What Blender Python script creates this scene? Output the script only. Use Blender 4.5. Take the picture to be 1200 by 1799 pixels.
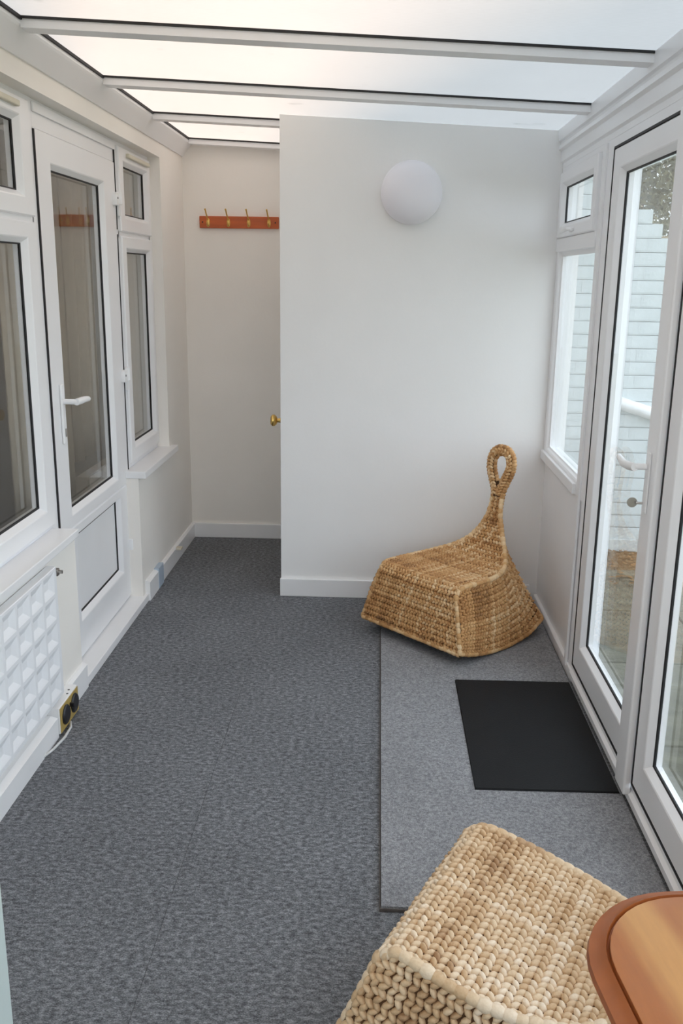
import bpy, bmesh, math, random
import numpy as np
from mathutils import Vector, Matrix
for o in list(bpy.data.objects): bpy.data.objects.remove(o)
S = bpy.context.scene
COL = S.collection
# ------------------------------------------------------------------ camera
PITCH, YAW, ROLL, FPX = 2.53502688e-01, -3.82345499e-02, -1.36515980e-02, 1600.59
cy, sy, cp, sp = math.cos(YAW), math.sin(YAW), math.cos(PITCH), math.sin(PITCH)
fw = Vector((sy*cp, cy*cp, -sp)); rt = Vector((cy, -sy, 0)); dn = fw.cross(rt)
r_ = math.cos(ROLL)*rt + math.sin(ROLL)*dn; d_ = -math.sin(ROLL)*rt + math.cos(ROLL)*dn
cam = bpy.data.cameras.new('camera'); camo = bpy.data.objects.new('camera', cam); COL.objects.link(camo)
m = Matrix.Identity(4)
for i in range(3): m[i][0], m[i][1], m[i][2] = r_[i], -d_[i], -fw[i]
m.translation = Vector((0, 0, 1.5)); camo.matrix_world = m
cam.sensor_fit = 'VERTICAL'; cam.sensor_height = 24; cam.lens = FPX*24/1799; cam.clip_start = .02; cam.clip_end = 200
S.camera = camo
# ------------------------------------------------------------------ sky, exposure
def lin(c):
    return tuple(((v/255)/12.92 if v/255 <= .04045 else ((v/255+.055)/1.055)**2.4) for v in c)
W = bpy.data.worlds.new('sky'); S.world = W; W.use_nodes = True
bg = W.node_tree.nodes['Background']; bg.inputs[0].default_value = (.80, .91, 1.0, 1); bg.inputs[1].default_value = 2.6
S.view_settings.view_transform = 'Standard'; S.view_settings.look = 'None'; S.view_settings.gamma = 1
S.view_settings.use_curve_mapping = False; S.view_settings.exposure = 0.08
S.cycles.max_bounces = 14; S.cycles.diffuse_bounces = 8; S.cycles.glossy_bounces = 5; S.cycles.transparent_max_bounces = 24
SUN = bpy.data.lights.new('sun', 'SUN'); SUN.energy = 9; SUN.color = (1, .68, .45); SUN.angle = math.radians(5)
suno = bpy.data.objects.new('sun', SUN); COL.objects.link(suno)
suno.rotation_euler = Vector((.20, -.78, -.60)).to_track_quat('-Z', 'Y').to_euler()
# ------------------------------------------------------------------ materials
MATS = {}
def mat(name, rgb, rough=.5, var=.06, scale=8, bump=0, bscale=60, metal=0, stretch=(1, 1, 1), spec=.5, coat=0, detail=4):
    if name in MATS: return MATS[name]
    M = bpy.data.materials.new(name); M.use_nodes = True; nt = M.node_tree; N, L = nt.nodes, nt.links
    b = N['Principled BSDF']; c = lin(rgb)
    tc = N.new('ShaderNodeTexCoord'); mp = N.new('ShaderNodeMapping'); mp.inputs['Scale'].default_value = stretch
    L.new(tc.outputs['Object'], mp.inputs[0])
    no = N.new('ShaderNodeTexNoise'); no.inputs['Scale'].default_value = scale; no.inputs['Detail'].default_value = detail
    L.new(mp.outputs[0], no.inputs['Vector'])
    cr = N.new('ShaderNodeValToRGB')
    cr.color_ramp.elements[0].position = .3; cr.color_ramp.elements[1].position = .7
    cr.color_ramp.elements[0].color = tuple(max(0, v*(1-var)) for v in c)+(1,)
    cr.color_ramp.elements[1].color = tuple(min(1, v*(1+var)) for v in c)+(1,)
    L.new(no.outputs['Fac'], cr.inputs[0]); L.new(cr.outputs[0], b.inputs['Base Color'])
    b.inputs['Roughness'].default_value = rough; b.inputs['Metallic'].default_value = metal
    b.inputs['Specular IOR Level'].default_value = spec; b.inputs['Coat Weight'].default_value = coat
    if bump:
        n2 = N.new('ShaderNodeTexNoise'); n2.inputs['Scale'].default_value = bscale; n2.inputs['Detail'].default_value = 3
        L.new(mp.outputs[0], n2.inputs['Vector'])
        bp = N.new('ShaderNodeBump'); bp.inputs['Strength'].default_value = bump; bp.inputs['Distance'].default_value = .01
        L.new(n2.outputs['Fac'], bp.inputs['Height']); L.new(bp.outputs[0], b.inputs['Normal'])
    MATS[name] = M; return M
def carpet(name, cols, sc, stretch):
    M = bpy.data.materials.new(name); M.use_nodes = True; nt = M.node_tree; N, L = nt.nodes, nt.links
    b = N['Principled BSDF']; b.inputs['Roughness'].default_value = 1; b.inputs['Specular IOR Level'].default_value = .1
    ge = N.new('ShaderNodeNewGeometry'); mp = N.new('ShaderNodeMapping'); mp.inputs['Scale'].default_value = stretch
    L.new(ge.outputs['Position'], mp.inputs[0])
    a = N.new('ShaderNodeTexNoise'); a.inputs['Scale'].default_value = sc; a.inputs['Detail'].default_value = 6; a.inputs['Roughness'].default_value = .76
    L.new(mp.outputs[0], a.inputs['Vector'])
    a0 = N.new('ShaderNodeTexNoise'); a0.inputs['Scale'].default_value = sc*4.2; a0.inputs['Detail'].default_value = 2; a0.inputs['Roughness'].default_value = .8
    L.new(mp.outputs[0], a0.inputs['Vector']); am = N.new('ShaderNodeMix'); am.inputs[0].default_value = .40
    L.new(a.outputs['Fac'], am.inputs[2]); L.new(a0.outputs['Fac'], am.inputs[3])
    cr = N.new('ShaderNodeValToRGB'); e = cr.color_ramp.elements
    e[0].position = .40; e[0].color = lin(cols[0])+(1,); e[1].position = .60; e[1].color = lin(cols[2])+(1,)
    k = e.new(.5); k.color = lin(cols[1])+(1,)
    L.new(am.outputs[0], cr.inputs[0])
    big = N.new('ShaderNodeTexNoise'); big.inputs['Scale'].default_value = 2.2; L.new(ge.outputs['Position'], big.inputs['Vector'])
    mr = N.new('ShaderNodeMapRange'); mr.inputs[1].default_value = .3; mr.inputs[2].default_value = .7; mr.inputs[3].default_value = .92; mr.inputs[4].default_value = 1.08
    L.new(big.outputs['Fac'], mr.inputs[0])
    mx = N.new('ShaderNodeVectorMath'); mx.operation = 'SCALE'; L.new(cr.outputs[0], mx.inputs[0]); L.new(mr.outputs[0], mx.inputs['Scale'])
    L.new(mx.outputs[0], b.inputs['Base Color'])
    f = N.new('ShaderNodeTexNoise'); f.inputs['Scale'].default_value = 420; L.new(ge.outputs['Position'], f.inputs['Vector'])
    bp = N.new('ShaderNodeBump'); bp.inputs['Strength'].default_value = .7; bp.inputs['Distance'].default_value = .004
    L.new(f.outputs['Fac'], bp.inputs['Height']); L.new(bp.outputs[0], b.inputs['Normal'])
    return M
def glassmat(name, ior=1.5, tint=(1, 1, 1)):
    M = bpy.data.materials.new(name); M.use_nodes = True; nt = M.node_tree; N, L = nt.nodes, nt.links
    N.remove(N['Principled BSDF']); out = N['Material Output']
    t = N.new('ShaderNodeBsdfTransparent'); t.inputs[0].default_value = tint+(1,)
    g = N.new('ShaderNodeBsdfGlossy'); g.inputs['Roughness'].default_value = 0; g.inputs[0].default_value = (.95, .97, .96, 1)
    ge = N.new('ShaderNodeNewGeometry'); mr = N.new('ShaderNodeMapRange'); mr.inputs[3].default_value = ior; mr.inputs[4].default_value = 1/ior
    L.new(ge.outputs['Backfacing'], mr.inputs[0]); fr = N.new('ShaderNodeFresnel'); L.new(mr.outputs[0], fr.inputs['IOR'])
    mx = N.new('ShaderNodeMixShader'); L.new(fr.outputs[0], mx.inputs[0]); L.new(t.outputs[0], mx.inputs[1]); L.new(g.outputs[0], mx.inputs[2])
    L.new(mx.outputs[0], out.inputs[0]); return M
def roofmat():
    M = bpy.data.materials.new('opal_polycarbonate'); M.use_nodes = True; nt = M.node_tree; N, L = nt.nodes, nt.links
    N.remove(N['Principled BSDF']); out = N['Material Output']
    ge = N.new('ShaderNodeNewGeometry'); mp = N.new('ShaderNodeMapping'); mp.inputs['Scale'].default_value = (.15, 1, 1); L.new(ge.outputs['Position'], mp.inputs[0])
    wv = N.new('ShaderNodeTexWave'); wv.bands_direction = 'Y'; wv.inputs['Scale'].default_value = 30; wv.inputs['Distortion'].default_value = .3; L.new(mp.outputs[0], wv.inputs['Vector'])
    no = N.new('ShaderNodeTexNoise'); no.inputs['Scale'].default_value = 2.4; no.inputs['Detail'].default_value = 3; L.new(ge.outputs['Position'], no.inputs['Vector'])
    # dark blotches: shade of leaves on top, put into the sheet colour
    vo = N.new('ShaderNodeTexNoise'); vo.inputs['Scale'].default_value = 7; vo.inputs['Detail'].default_value = 2; L.new(ge.outputs['Position'], vo.inputs['Vector'])
    st = N.new('ShaderNodeMapRange'); st.inputs[1].default_value = .70; st.inputs[2].default_value = .80; st.inputs[3].default_value = 1; st.inputs[4].default_value = .72; L.new(vo.outputs['Fac'], st.inputs[0])
    m1 = N.new('ShaderNodeMapRange'); m1.inputs[3].default_value = .385; m1.inputs[4].default_value = .42; L.new(wv.outputs['Fac'], m1.inputs[0])
    m2 = N.new('ShaderNodeMapRange'); m2.inputs[1].default_value = .3; m2.inputs[2].default_value = .7; m2.inputs[3].default_value = .94; m2.inputs[4].default_value = 1.0; L.new(no.outputs['Fac'], m2.inputs[0])
    a = N.new('ShaderNodeMath'); a.operation = 'MULTIPLY'; L.new(m1.outputs[0], a.inputs[0]); L.new(m2.outputs[0], a.inputs[1])
    a2 = N.new('ShaderNodeMath'); a2.operation = 'MULTIPLY'; L.new(a.outputs[0], a2.inputs[0]); L.new(st.outputs[0], a2.inputs[1])
    cc = N.new('ShaderNodeCombineColor')
    for k in range(3): L.new(a2.outputs[0], cc.inputs[k])
    tr = N.new('ShaderNodeBsdfTranslucent'); L.new(cc.outputs[0], tr.inputs[0])
    df = N.new('ShaderNodeBsdfDiffuse'); df.inputs[0].default_value = (.8, .82, .84, 1)
    mx = N.new('ShaderNodeMixShader'); mx.inputs[0].default_value = ROOF_DIFF; L.new(tr.outputs[0], mx.inputs[1]); L.new(df.outputs[0], mx.inputs[2])
    L.new(mx.outputs[0], out.inputs[0]); return M
ROOF_DIFF = .25
upvc = mat('white_upvc', (240, 240, 242), .28, .015, 3)
upvc2 = mat('white_gloss_paint', (240, 240, 241), .3, .02, 4)
plaster = mat('warm_light_plaster', (242, 238, 232), .75, .02, 3, .05, 90)  # white plaster with some of the warm light put into its colour
white_wall = mat('white_emulsion', (241, 240, 239), .7, .02, 2.5, .04, 60)
gasket = mat('black_rubber_gasket', (28, 27, 30), .6, .1, 20)
rubber = mat('black_rubber_mat', (15, 17, 20), .7, .15, 5, .15, 250, spec=.3)
brass = mat('brass', (226, 190, 112), .32, .1, 30, metal=1)
chrome = mat('dull_steel', (170, 165, 160), .3, .05, 30, metal=1)
opal = mat('opal_plastic', (240, 238, 244), .35, .01, 3)
darkplastic = mat('dark_plastic', (30, 30, 34), .4, .1, 20)
gold = mat('gold_faceplate', (176, 150, 84), .45, .12, 40)
mahog = mat('mahogany_board', (190, 92, 40), .4, .16, 14, .03, 40, stretch=(.25, 1, 3))
heaterw = mat('heater_white', (238, 239, 242), .4, .015, 5)
cream_pl = mat('cream_plastic', (214, 208, 190), .5, .05, 10)
brickpaint = mat('white_masonry_paint', (206, 214, 216), .8, .06, 7, .25, 50)
render_grey = mat('rendered_stone', (165, 160, 146), .9, .16, 4, .3, 20)
slabm = mat('mossy_paving', (108, 106, 92), .9, .28, 9, .35, 40, stretch=(1, 2.2, 1))
jointm = mat('pale_mortar_joint', (176, 172, 152), .95, .1, 30)
litter = mat('brown_leaf_litter', (140, 104, 66), .9, .45, 30)
soil = mat('damp_soil', (110, 88, 62), 1, .3, 25, .4, 60)
bark = mat('bark', (84, 70, 54), .9, .3, 12, .4, 30)
leafm = mat('dull_green_leaf', (112, 106, 72), .6, .35, 6)
fencem = mat('weathered_fence_board', (150, 134, 108), .85, .18, 6, .2, 30, stretch=(1, 1, .12))
housewall = mat('warm_brick_house_wall', (214, 186, 160), .9, .12, 6, .2, 40)
curtainm = mat('beige_curtain', (190, 178, 156), .9, .08, 20)
insidem = mat('dim_room_wall', (170, 158, 138), .9, .05, 3)
cordw = mat('white_cord', (205, 206, 206), .5, .05, 30)
floorm = carpet('grey_heather_carpet', ((74, 75, 79), (114, 116, 120), (160, 162, 166)), 70, (.8, 1.35, 1))
rugm = carpet('pale_grey_carpet_offcut', ((110, 110, 114), (142, 143, 147), (174, 175, 178)), 120, (1, 1, 1))
hessian = mat('rug_edge_backing', (96, 90, 88), 1, .2, 60)
clear = glassmat('clear_glass'); house_glass = glassmat('coated_double_glazing', 1.75)
roofm = roofmat()
skin_clear = glassmat('clear_polycarbonate_skin', 1.2)
# ------------------------------------------------------------------ helpers
def link(o, parent=None):
    COL.objects.link(o)
    if parent is not None: o.parent = parent
    return o
def tag(o, label=None, cat=None, group=None, kind=None):
    if label: o['label'] = label
    if cat: o['category'] = cat
    if group: o['group'] = group
    if kind: o['kind'] = kind
    return o
def empty(name, loc=(0, 0, 0), rz=0, **k):
    o = bpy.data.objects.new(name, None); o.location = loc; o.rotation_euler = (0, 0, rz); o.empty_display_size = .05
    link(o); return tag(o, **k)
class B:
    """collects geometry for one mesh object, in world coordinates (or the thing's own when loc given)"""
    def __init__(s): s.bm = bmesh.new()
    def box(s, x0, x1, y0, y1, z0, z1, bev=0, seg=2):
        r = bmesh.ops.create_cube(s.bm, size=1)['verts']
        for v in r: v.co = Vector(((x0+x1)/2+v.co.x*(x1-x0), (y0+y1)/2+v.co.y*(y1-y0), (z0+z1)/2+v.co.z*(z1-z0)))
        if bev:
            es = list({e for v in r for e in v.link_edges}); bmesh.ops.bevel(s.bm, geom=es, offset=bev, segments=seg, affect='EDGES', profile=.5)
        return s
    def hull(s, bot, top):
        a = [s.bm.verts.new(p) for p in bot]; b = [s.bm.verts.new(p) for p in top]; n = len(a)
        s.bm.faces.new(a[::-1]); s.bm.faces.new(b)
        for i in range(n): s.bm.faces.new((a[i], a[(i+1) % n], b[(i+1) % n], b[i]))
        return s
    def ring(s, y0, y1, z0, z1, prof, x, sg, wl=1, wr=None, wb=None, wt=None):
        wr = wl if wr is None else wr; wb = wl if wb is None else wb; wt = wl if wt is None else wt; R = []
        for k, a, o in prof:
            R.append([s.bm.verts.new((x+sg*o, yy, zz)) for yy, zz in ((y0+k*wl+a, z0+k*wb+a), (y1-k*wr-a, z0+k*wb+a), (y1-k*wr-a, z1-k*wt-a), (y0+k*wl+a, z1-k*wt-a))])
        n = len(R)
        for i in range(n):
            p, q = R[i], R[(i+1) % n]
            for j in range(4): s.bm.faces.new((p[j], p[(j+1) % 4], q[(j+1) % 4], q[j]))
        return s
    def tube(s, pts, rad, n=10, cap=True):
        pts = [Vector(p) for p in pts]; R = []
        for i, p in enumerate(pts):
            t = (pts[min(i+1, len(pts)-1)]-pts[max(i-1, 0)]).normalized()
            u = t.cross(Vector((0, 0, 1))); u = u.normalized() if u.length > 1e-3 else Vector((1, 0, 0)); v = t.cross(u)
            r = rad[i] if isinstance(rad, (list, tuple)) else rad
            R.append([s.bm.verts.new(p+r*(math.cos(a)*u+math.sin(a)*v)) for a in [2*math.pi*k/n for k in range(n)]])
        for a, b in zip(R, R[1:]):
            for k in range(n): s.bm.faces.new((a[k], a[(k+1) % n], b[(k+1) % n], b[k]))
        if cap: s.bm.faces.new(R[0][::-1]); s.bm.faces.new(R[-1])
        return s
    def lathe(s, prof, origin, axis='z', n=32):
        R = []; o = Vector(origin)
        for r, h in prof:
            row = []
            for k in range(n):
                a = 2*math.pi*k/n; c, d = r*math.cos(a), r*math.sin(a)
                row.append(s.bm.verts.new(o+Vector({'z': (c, d, h), 'y': (c, h, d), 'x': (h, c, d), '-y': (c, -h, d), '-x': (-h, c, d)}[axis])))
            R.append(row)
        for a, b in zip(R, R[1:]):
            for k in range(n): s.bm.faces.new((a[k], a[(k+1) % n], b[(k+1) % n], b[k]))
        s.bm.faces.new(R[0][::-1]); s.bm.faces.new(R[-1]); return s
    def extrude_y(s, prof, y0, y1):
        a = [s.bm.verts.new((x, y0, z)) for x, z in prof]; b = [s.bm.verts.new((x, y1, z)) for x, z in prof]; n = len(a)
        s.bm.faces.new(a); s.bm.faces.new(b[::-1])
        for i in range(n): s.bm.faces.new((a[i], b[i], b[(i+1) % n], a[(i+1) % n]))
        return s
    def done(s, name, m, parent=None, smooth=False, loc=None, **k):
        bmesh.ops.remove_doubles(s.bm, verts=s.bm.verts, dist=1e-6)
        bmesh.ops.recalc_face_normals(s.bm, faces=s.bm.faces)
        me = bpy.data.meshes.new(name); s.bm.to_mesh(me); s.bm.free()
        for mm in (m if isinstance(m, (list, tuple)) else [m]): me.materials.append(mm)
        if smooth:
            me.polygons.foreach_set('use_smooth', [True]*len(me.polygons))
            if smooth == 'auto': me.set_sharp_from_angle(angle=math.radians(40))
        o = bpy.data.objects.new(name, me); link(o, parent)
        if parent is not None and parent.type == 'EMPTY': o.matrix_parent_inverse = parent_inv(parent)
        return tag(o, **k)
def parent_inv(p):
    return (Matrix.Translation(p.location) @ p.rotation_euler.to_matrix().to_4x4()).inverted()
zr = lambda x: 2.143-.047*x              # underside of the roof glazing

# ------------------------------------------------------------------ floor
fl = B().box(-1.3, .86, -.85, 5.14, -.12, -.006).done('floor', jointm, kind='structure', label='grey heather carpet laid in sheets over the whole floor', cat='floor')
SEAM = -.485
for x0, x1, y0, y1 in ((-1.075, SEAM-.0005, -.8, 3.835), (SEAM+.0005, .80, -.8, 3.835), (-1.075, .80, 3.837, 5.14)):
    B().box(x0, x1, y0, y1, -.006, 0).done('carpet_sheet', floorm, fl)

# ------------------------------------------------------------------ walls
w = B()
w.box(-1.30, -1.075, -.8, 5.14, 2.04, 2.30); w.box(-1.30, -1.075, -.8, 3.095, 0, .60); w.box(-1.30, -1.075, 3.99, 4.62, 0, .60)
w.box(-1.30, -1.075, 4.62, 5.14, 0, 2.04); w.box(-1.30, -1.075, -.8, 1.50, .60, 2.04)
w.done('wall_left', plaster, kind='structure', label='white house wall around the left windows and door, tinted for warm light', cat='wall')
B().hull([(-1.30, 5.14, 0), (.86, 5.14, 0), (.86, 5.26, 0), (-1.30, 5.26, 0)], [(-1.30, 5.14, zr(-1.3)-.002), (.86, 5.14, zr(.86)-.002), (.86, 5.26, zr(.86)-.002), (-1.30, 5.26, zr(-1.3)-.002)]).done('wall_back', plaster, kind='structure', label='white end wall behind the coat rail, tinted for warm light', cat='wall')
XP = -.446
pw = B()
pw.box(.742, .86, 4.16, 4.22, 0, 2.09)
pw.hull([(XP, 4.16, 0), (.742, 4.16, 0), (.742, 4.22, 0), (XP, 4.22, 0)], [(XP, 4.16, zr(XP)-.002), (.742, 4.16, zr(.742)-.002), (.742, 4.22, zr(.742)-.002), (XP, 4.22, zr(XP)-.002)])
pw.hull([(XP, 4.22, 1.98), (XP+.05, 4.22, 1.98), (XP+.05, 5.14, 1.98), (XP, 5.14, 1.98)], [(XP, 4.22, zr(XP)-.002), (XP+.05, 4.22, zr(XP)-.004), (XP+.05, 5.14, zr(XP)-.004), (XP, 5.14, zr(XP)-.002)])
pw.box(XP, XP+.05, 5.03, 5.14, 0, 1.98)
pw.done('wall_partition', white_wall, kind='structure', label='plain white partition wall of the cupboard', cat='wall')
# cupboard door in the hidden side of the partition, only its edge and knob show
d4 = empty('door_4', (XP, 4.6, 0), kind='structure', label='white cupboard door with brass knob in the partition side', cat='door')
B().box(XP-.004, XP+.036, 4.225, 5.025, .01, 1.975, .002).done('door_leaf', upvc2, d4)
kn = B().lathe([(.0, 0), (.024, 0), (.024, .004), (.011, .007), (.009, .022), (.02, .027), (.027, .036), (.027, .046), (.02, .053), (.0, .055)], (XP-.004, 4.262, .835), '-x', 28).done('knob', brass, d4, 'auto')
# near wall behind the camera
B().box(-1.30, .86, -.92, -.80, 0, .55).box(-1.30, -1.0, -.92, -.80, .55, 2.12).box(-1.0, .86, -.92, -.80, 1.97, 2.09).done('wall_near', plaster, kind='structure', label='low wall under the added near end glazing', cat='wall')
# skirting boards
def skirt(name, pts, label):
    b = B()
    for (x0, y0, x1, y1, h) in pts:
        if x0 == x1 or abs(x1-x0) < abs(y1-y0):
            b.extrude_y([(x0, 0), (x1, 0), (x1, h-.008), (x0+(x1-x0)*.45, h), (x0, h)], y0, y1)
        else: b.box(x0, x1, y0, y1, 0, h, .003)
    return b.done(name, upvc2, kind='structure', label=label, cat='skirting board')
skirt('baseboard_left', [(-1.075, 4.30, -1.058, 5.122, .088), (-1.075, 2.905, -1.056, 3.095, .098), (-1.075, -.8, -1.034, 2.708, .078), (-1.075, 4.03, -1.052, 4.20, .098)], 'white skirting board along the left wall')
B().box(-1.075, -1.050, 4.20, 4.30, 0, .105, .003).done('trim_vent', mat('grey_vent_plastic', (176, 190, 206), .5, .05, 20), kind='structure', label='small grey plastic cover let into the left skirting', cat='trim')
skirt('baseboard_back', [(-1.075, 5.122, -.446, 5.14, .085)], 'white skirting board at the foot of the end wall')
skirt('baseboard_partition', [(XP-.004, 4.142, .742, 4.16, .088)], 'white skirting board at the foot of the partition')
b = B().box(-1.062, -1.03, 4.62, 4.66, .070, .082, .002); b.done('cable_clip', cream_pl, label='small cream cable clip on top of the left skirting', cat='clip')

# ------------------------------------------------------------------ roof
rf = empty('ceiling', (0, 2.2, 2.14), kind='structure', label='lean-to roof of opal polycarbonate sheets between white bars', cat='ceiling')
BARS = [-.40, .40, 1.20, 1.985, 2.765, 3.545, 4.29, 5.065]
for i, y in enumerate(BARS):
    x0, x1 = -1.022, .755
    if y > 4.2: x1 = .755
    b = B().hull([(x0, y, zr(x0)-.03), (x1, y, zr(x1)-.03), (x1, y+.066, zr(x1)-.03), (x0, y+.066, zr(x0)-.03)], [(x0, y, zr(x0)-.001), (x1, y, zr(x1)-.001), (x1, y+.066, zr(x1)-.001), (x0, y+.066, zr(x0)-.001)])
    bo = b.done('glazing_bar', upvc, rf)
    B().hull([(x0+.004, y-.006, zr(x0)-.007), (x1-.004, y-.006, zr(x1)-.007), (x1-.004, y, zr(x1)-.007), (x0+.004, y, zr(x0)-.007)], [(x0+.004, y-.006, zr(x0)-.0005), (x1-.004, y-.006, zr(x1)-.0005), (x1-.004, y, zr(x1)-.0005), (x0+.004, y, zr(x0)-.0005)]).done('gasket', gasket, bo)
edges = [-.85]+[y+.033 for y in BARS[:-1]]+[5.25]
for y0, y1 in zip(edges, edges[1:]):
    X0, X1 = -1.12, .84
    b = B().hull([(X0, y0+.002, zr(X0)), (X1, y0+.002, zr(X1)), (X1, y1-.002, zr(X1)), (X0, y1-.002, zr(X0))], [(X0, y0+.002, zr(X0)+.016), (X1, y0+.002, zr(X1)+.016), (X1, y1-.002, zr(X1)+.016), (X0, y1-.002, zr(X0)+.016)])
    o = b.done('roof_sheet', [skin_clear, roofm], rf)
    for p in o.data.polygons: p.material_index = 1 if p.normal.z < -.5 else 0
# wall plate trim on the house side, with its dark seal
f = B().extrude_y([(-1.075, 2.105), (-1.068, 2.105), (-1.026, 2.163), (-1.022, 2.17), (-1.022, zr(-1.022)-.004), (-1.075, zr(-1.075)-.004)], -.8, 5.14)
f.done('trim_1', upvc, kind='structure', label='white coved wall plate under the roof on the left', cat='trim')
B().extrude_y([(-1.022, zr(-1.022)-.011), (-1.016, zr(-1.016)-.010), (-1.016, zr(-1.016)-.001), (-1.022, zr(-1.022)-.001)], -.8, 5.06).done('trim_2', gasket, kind='structure', label='black rubber seal along the left roof edge', cat='trim')
# ------------------------------------------------------------------ window and door profiles
FR = [(0, 0, -.06), (0, 0, 0), (1, 0, 0), (1, .006, -.004), (1, .012, -.016), (1, .012, -.06)]
SA = [(0, 0, -.012), (0, 0, .010), (0, .004, .015), (1, 0, .015), (1, .004, .013), (1, .020, -.006), (1, .020, -.03)]
def sash(name, parent, x, sg, y0, y1, z0, z1, wl, wr, wb, wt, pane=True, infill=None, pname='pane', gk=.004):
    s = B().ring(y0, y1, z0, z1, SA, x, sg, wl, wr, wb, wt).done(name, upvc, parent)
    iy0, iy1, iz0, iz1 = y0+wl+.019, y1-wr-.019, z0+wb+.019, z1-wt-.019
    B().ring(iy0, iy1, iz0, iz1, [(0, 0, -.012), (0, 0, -.0045), (0, gk+.001, -.007), (0, gk+.001, -.012)], x, sg).done('gasket', gasket, s)
    g = B().box(min(x-sg*.030, x-sg*.010), max(x-sg*.030, x-sg*.010), iy0+.002, iy1-.002, iz0+.002, iz1-.002)
    g.done(pname, infill or (house_glass if sg > 0 else clear), s)
    return s
# ---- left: near window
XL = -1.135
def gapline(parent, x, y0, y1, z0, z1):
    B().box(x-.004, x+.004, y0, y1, z0, z1).done('gap_seal', gasket, parent)
w1 = empty('window_1', (XL, 2.3, .625), kind='structure', label='near left white window above the embossed heater', cat='window')
B().ring(1.50, 3.108, .600, 2.04, FR, XL, 1, .03, .045, .035, .02).box(XL-.06, XL, 2.275, 2.325, .62, 2.02).box(XL-.06, XL, 1.53, 3.07, 1.648, 1.678).done('frame', upvc, w1)
for y0, y1 in ((1.545, 2.28), (2.32, 3.052)):
    sash('opener_sash', w1, XL, 1, y0, y1, 1.672, 2.022, .06, .08, .054, .052)
    sash('lower_light', w1, XL, 1, y0, y1, .645, 1.655, .06, .08, .058, .048)
b = B(); b.box(XL+.014, XL+.030, 2.50, 2.945, 1.985, 2.003, .004); b.done('trickle_vent', cream_pl, w1)
# ---- left: house door
d1 = empty('door_1', (XL, 3.57, .04), kind='structure', label='white half-glazed house door with lever handle', cat='door')
B().box(XL-.06, XL, 3.108, 4.045, 1.952, 2.04, .002).box(XL, XL+.008, 3.112, 4.040, 2.0, 2.03, .002).box(XL-.06, XL-.002, 3.108, 3.114, .035, 1.95).box(XL-.06, XL-.002, 4.036, 4.046, .035, 1.95).done('door_frame', upvc, d1)
lf = empty('door_leaf', (0, 0, 0)); lf.parent = d1; lf.matrix_parent_inverse = parent_inv(d1)
def childdone(b, name, m, par, smooth=False):
    o = b.done(name, m, None, smooth); o.parent = par; return o
s = sash('glazed_leaf', d1, XL-.011, 1, 3.117, 4.030, .572, 1.9515, .132, .158, .045, .0915)
s = sash('panelled_leaf', d1, XL-.011, 1, 3.117, 4.030, .042, .572, .168, .138, .140, .034, infill=upvc2, pname='infill_panel')
bpy.data.objects.remove(lf)
gapline(d1, XL+.0015, 3.1085, 3.1165, .60, 1.948); gapline(d1, XL+.0015, 4.0305, 4.0385, .05, 1.66); gapline(d1, XL+.0015, 4.0305, 4.0385, 1.68, 2.012)
hd = B().box(XL+.004, XL+.014, 3.192, 3.222, .90, 1.115, .005).done('handle_plate', upvc2, d1)
B().tube([(XL+.012, 3.207, 1.052), (XL+.062, 3.207, 1.052)], .010, 12).tube([(XL+.062, 3.200, 1.052), (XL+.066, 3.225, 1.053), (XL+.068, 3.27, 1.053), (XL+.064, 3.325, 1.048)], [.012, .0125, .0115, .010], 12).done('lever', upvc2, hd, 'auto')
B().box(XL+.014, XL+.017, 3.203, 3.211, .925, .955, .002).done('keyhole', chrome, hd)
for z in (1.806, 1.063, .292):
    b = B().box(XL+.003, XL+.022, 3.985, 4.030, z-.030, z+.022, .003).box(XL+.003, XL+.014, 4.036, 4.064, z-.070, z+.032, .003).tube([(XL+.020, 4.035, z-.024), (XL+.020, 4.035, z+.030)], .013, 14)
    hg = b.done('hinge', upvc2, d1, 'auto'); B().box(XL+.0215, XL+.0235, 3.995, 4.003, z-.005, z+.003).done('screw', darkplastic, hg)
# ---- left: far window
w2 = empty('window_2', (XL, 4.33, .625), kind='structure', label='far left narrow white window beside the coat rail wall', cat='window')
B().ring(4.045, 4.62, .600, 2.04, FR, XL, 1, .025, .022, .045, .02).box(XL-.06, XL, 4.06, 4.61, 1.648, 1.68).done('frame', upvc, w2)
sash('opener_sash', w2, XL, 1, 4.066, 4.602, 1.674, 2.022, .062, .044, .054, .052)
sash('lower_light', w2, XL, 1, 4.066, 4.602, .656, 1.655, .062, .040, .058, .046)
B().box(XL+.014, XL+.030, 4.18, 4.55, 1.985, 2.003, .004).done('trickle_vent', cream_pl, w2)
# ---- sills and threshold
B().box(-1.135, -1.040, 1.45, 3.045, .600, .628, .003).done('trim_3', upvc2, kind='structure', label='white window sill above the embossed heater', cat='sill')
B().box(-1.135, -1.040, 3.985, 4.675, .600, .632, .003).done('trim_4', upvc2, kind='structure', label='short white sill under the far left window', cat='sill')
B().box(-1.16, -1.060, 3.096, 4.09, .0, .035, .003).done('trim_5', upvc2, kind='structure', label='white timber threshold under the house door', cat='threshold')
B().box(-1.20, -1.15, 3.096, 3.989, .0, .045).done('trim_6', upvc2, kind='structure', label='white strip below the house door leaf', cat='threshold')
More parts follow.
